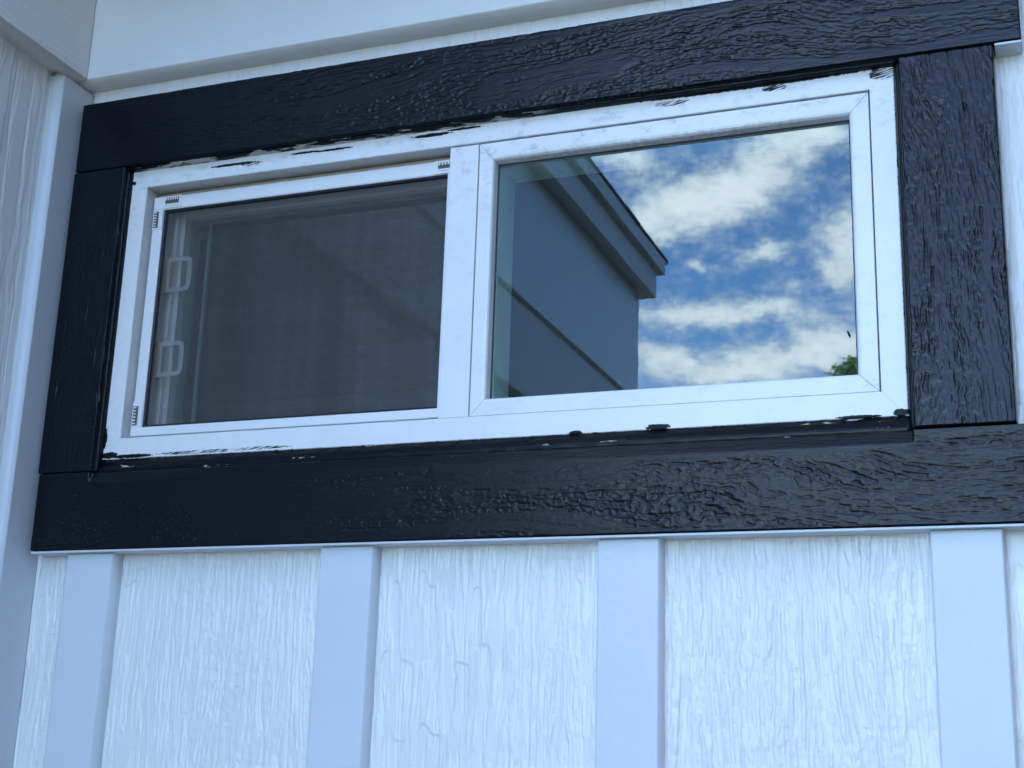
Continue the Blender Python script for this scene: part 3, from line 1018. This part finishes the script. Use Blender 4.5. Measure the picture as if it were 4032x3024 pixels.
def tab(z0, z1):
    x0, x1, y0, y1 = .1140, .1475, .0175, .0192
    def rr(xa, xb, za, zb, rad):
        pts = [(xa, za)]
        for k in range(5):
            t = -math.pi / 2 + k / 4 * math.pi / 2
            pts.append((xb - rad + rad * math.cos(t), za + rad + rad * math.sin(t)))
        for k in range(5):
            t = k / 4 * math.pi / 2
            pts.append((xb - rad + rad * math.cos(t), zb - rad + rad * math.sin(t)))
        pts.append((xa, zb))
        return pts
    A, B = rr(x0, x1, z0, z1, .008), rr(x0 + .0040, x1 - .0062, z0 + .0052, z1 - .0052, .004)
    mm = MB()
    n = len(A)
    for y in (y0, y1):
        mm.v += [(p[0], y, p[1]) for p in A] + [(p[0], y, p[1]) for p in B]
    for i in range(n):
        j = (i + 1) % n
        mm.f += [(i, j, n + j, n + i), (2 * n + i, 3 * n + i, 3 * n + j, 2 * n + j), (i, 2 * n + i, 2 * n + j, j), (n + i, n + j, 3 * n + j, 3 * n + i)]
    return mm, (x0, z0, z1, y0, y1)


for z0, z1 in ((.3128, .3561), (.2087, .2512)):
    mm, (x0, a, b_, y0, y1) = tab(z0, z1)
    t = mm.build('pull_tab', M_TAB, win)
    MB().box(.1045, x0 - .0002, y0 - .0004, y1 + .0004, a - .0012, b_ + .0012, .0006).build('tape', M_TAPE, t)

# ------------------------------------------------------------------ small things
sp = MB()
sp.tube([(.9081, .0004, .1947), (.9088, .0000, .1930), (.9092, -.0002, .1912), (.9099, .0002, .1897), (.9104, .0007, .1878)], [.0004, .0012, .0009, .0010, .0003], 6)
tag(sp.build('dead_insect', M_SPECK, smooth=True), 'tiny dark insect stuck on the clear pane near its right edge', 'insect')
rs = random.Random(8)
db = MB()
for k in range(9):
    c = Vector((-.0215 + rs.uniform(-.003, .003), -.0640 + rs.uniform(-.002, .0015), .5800 + rs.uniform(-.0022, .0018)))
    d = Vector((rs.uniform(-1, 1), rs.uniform(-1, 1), rs.uniform(-1, 1))).normalized() * .0016
    db.tube([c - d, c, c + d], [.0004, .0011, .0004], 5)
tag(db.build('cobweb_debris', M_DEBRIS, smooth=True), 'small brown debris clump under the frieze beside the corner batten', 'debris')

# ------------------------------------------------------------------ the tree mirrored in the pane
def mirror_ray(px, py):
    d = CF + CR * ((px - 2016) / 5527.42) - CU * ((py - 1512) / 5527.42)
    t = (.012 - CP.y) / d.y
    p = CP + d * t
    return p, Vector((d.x, -d.y, d.z)).normalized()


p, d = mirror_ray(3360, 1416)
D = 13.0
topc = p + d * D
tree = thing('tree', 'green leafy tree mirrored in the lower right corner of the clear pane', 'tree', (topc.x, topc.y, GZ))
base = Vector((topc.x + .15, topc.y, GZ))
mid = Vector((topc.x + .05, topc.y + .1, GZ + 2.6))
MB().tube([base, base.lerp(mid, .5) + Vector((.06, 0, 0)), mid, topc - Vector((0, 0, .5)), topc], [.16, .12, .095, .05, .012], 8).build('trunk', M_BARK, tree, smooth=True)
rs = random.Random(12)
leaves = MB()
tips = []
hgt = topc.z - GZ
for k in range(34):
    f = rs.uniform(.45, .98)
    a0 = mid.lerp(topc, max(0, (f * hgt - 2.6) / max(.1, hgt - 2.6))) if f * hgt > 2.6 else base.lerp(mid, f * hgt / 2.6)
    ang = rs.uniform(0, 6.28)
    L = (1.02 - f) * 1.7 + .05
    e = a0 + Vector((math.cos(ang) * L, math.sin(ang) * L, L * rs.uniform(.15, .5)))
    if e.z > topc.z + .02:
        e.z = topc.z - rs.uniform(0, .1)
    MB().tube([a0, a0.lerp(e, .5) + Vector((0, 0, .06 * L)), e], [.028 * (1.1 - f) + .006, .012, .004], 5).build('limb', M_BARK, tree, smooth=True)
    for q in range(5):
        tips.append((a0.lerp(e, .45 + .55 * q / 4), .10 + .16 * (1 - f)))
tips += [(topc + Vector((rs.uniform(-.09, .09), rs.uniform(-.07, .07), rs.uniform(-.16, .0))), .045) for _ in range(12)]
for c, rad in tips:
    for q in range(int(14 + 50 * rad)):
        v = Vector((rs.gauss(0, 1), rs.gauss(0, 1), rs.gauss(0, .7))) * rad * .55
        o_ = c + v
        ln = rs.uniform(.035, .07)
        dr = Vector((rs.uniform(-1, 1), rs.uniform(-1, 1), rs.uniform(-1.1, .2))).normalized()
        sd = dr.orthogonal().normalized() * ln * .26
        b0 = len(leaves.v)
        leaves.v += [tuple(o_), tuple(o_ + dr * ln * .5 + sd), tuple(o_ + dr * ln), tuple(o_ + dr * ln * .5 - sd)]
        leaves.f.append((b0, b0 + 1, b0 + 2, b0 + 3))
me = bpy.data.meshes.new('crown')
me.from_pydata(leaves.v, [], leaves.f)
link('crown', me, M_LEAF, tree)

S.cycles.use_denoising = True
S.cycles.max_bounces = 10
S.cycles.transparent_max_bounces = 24
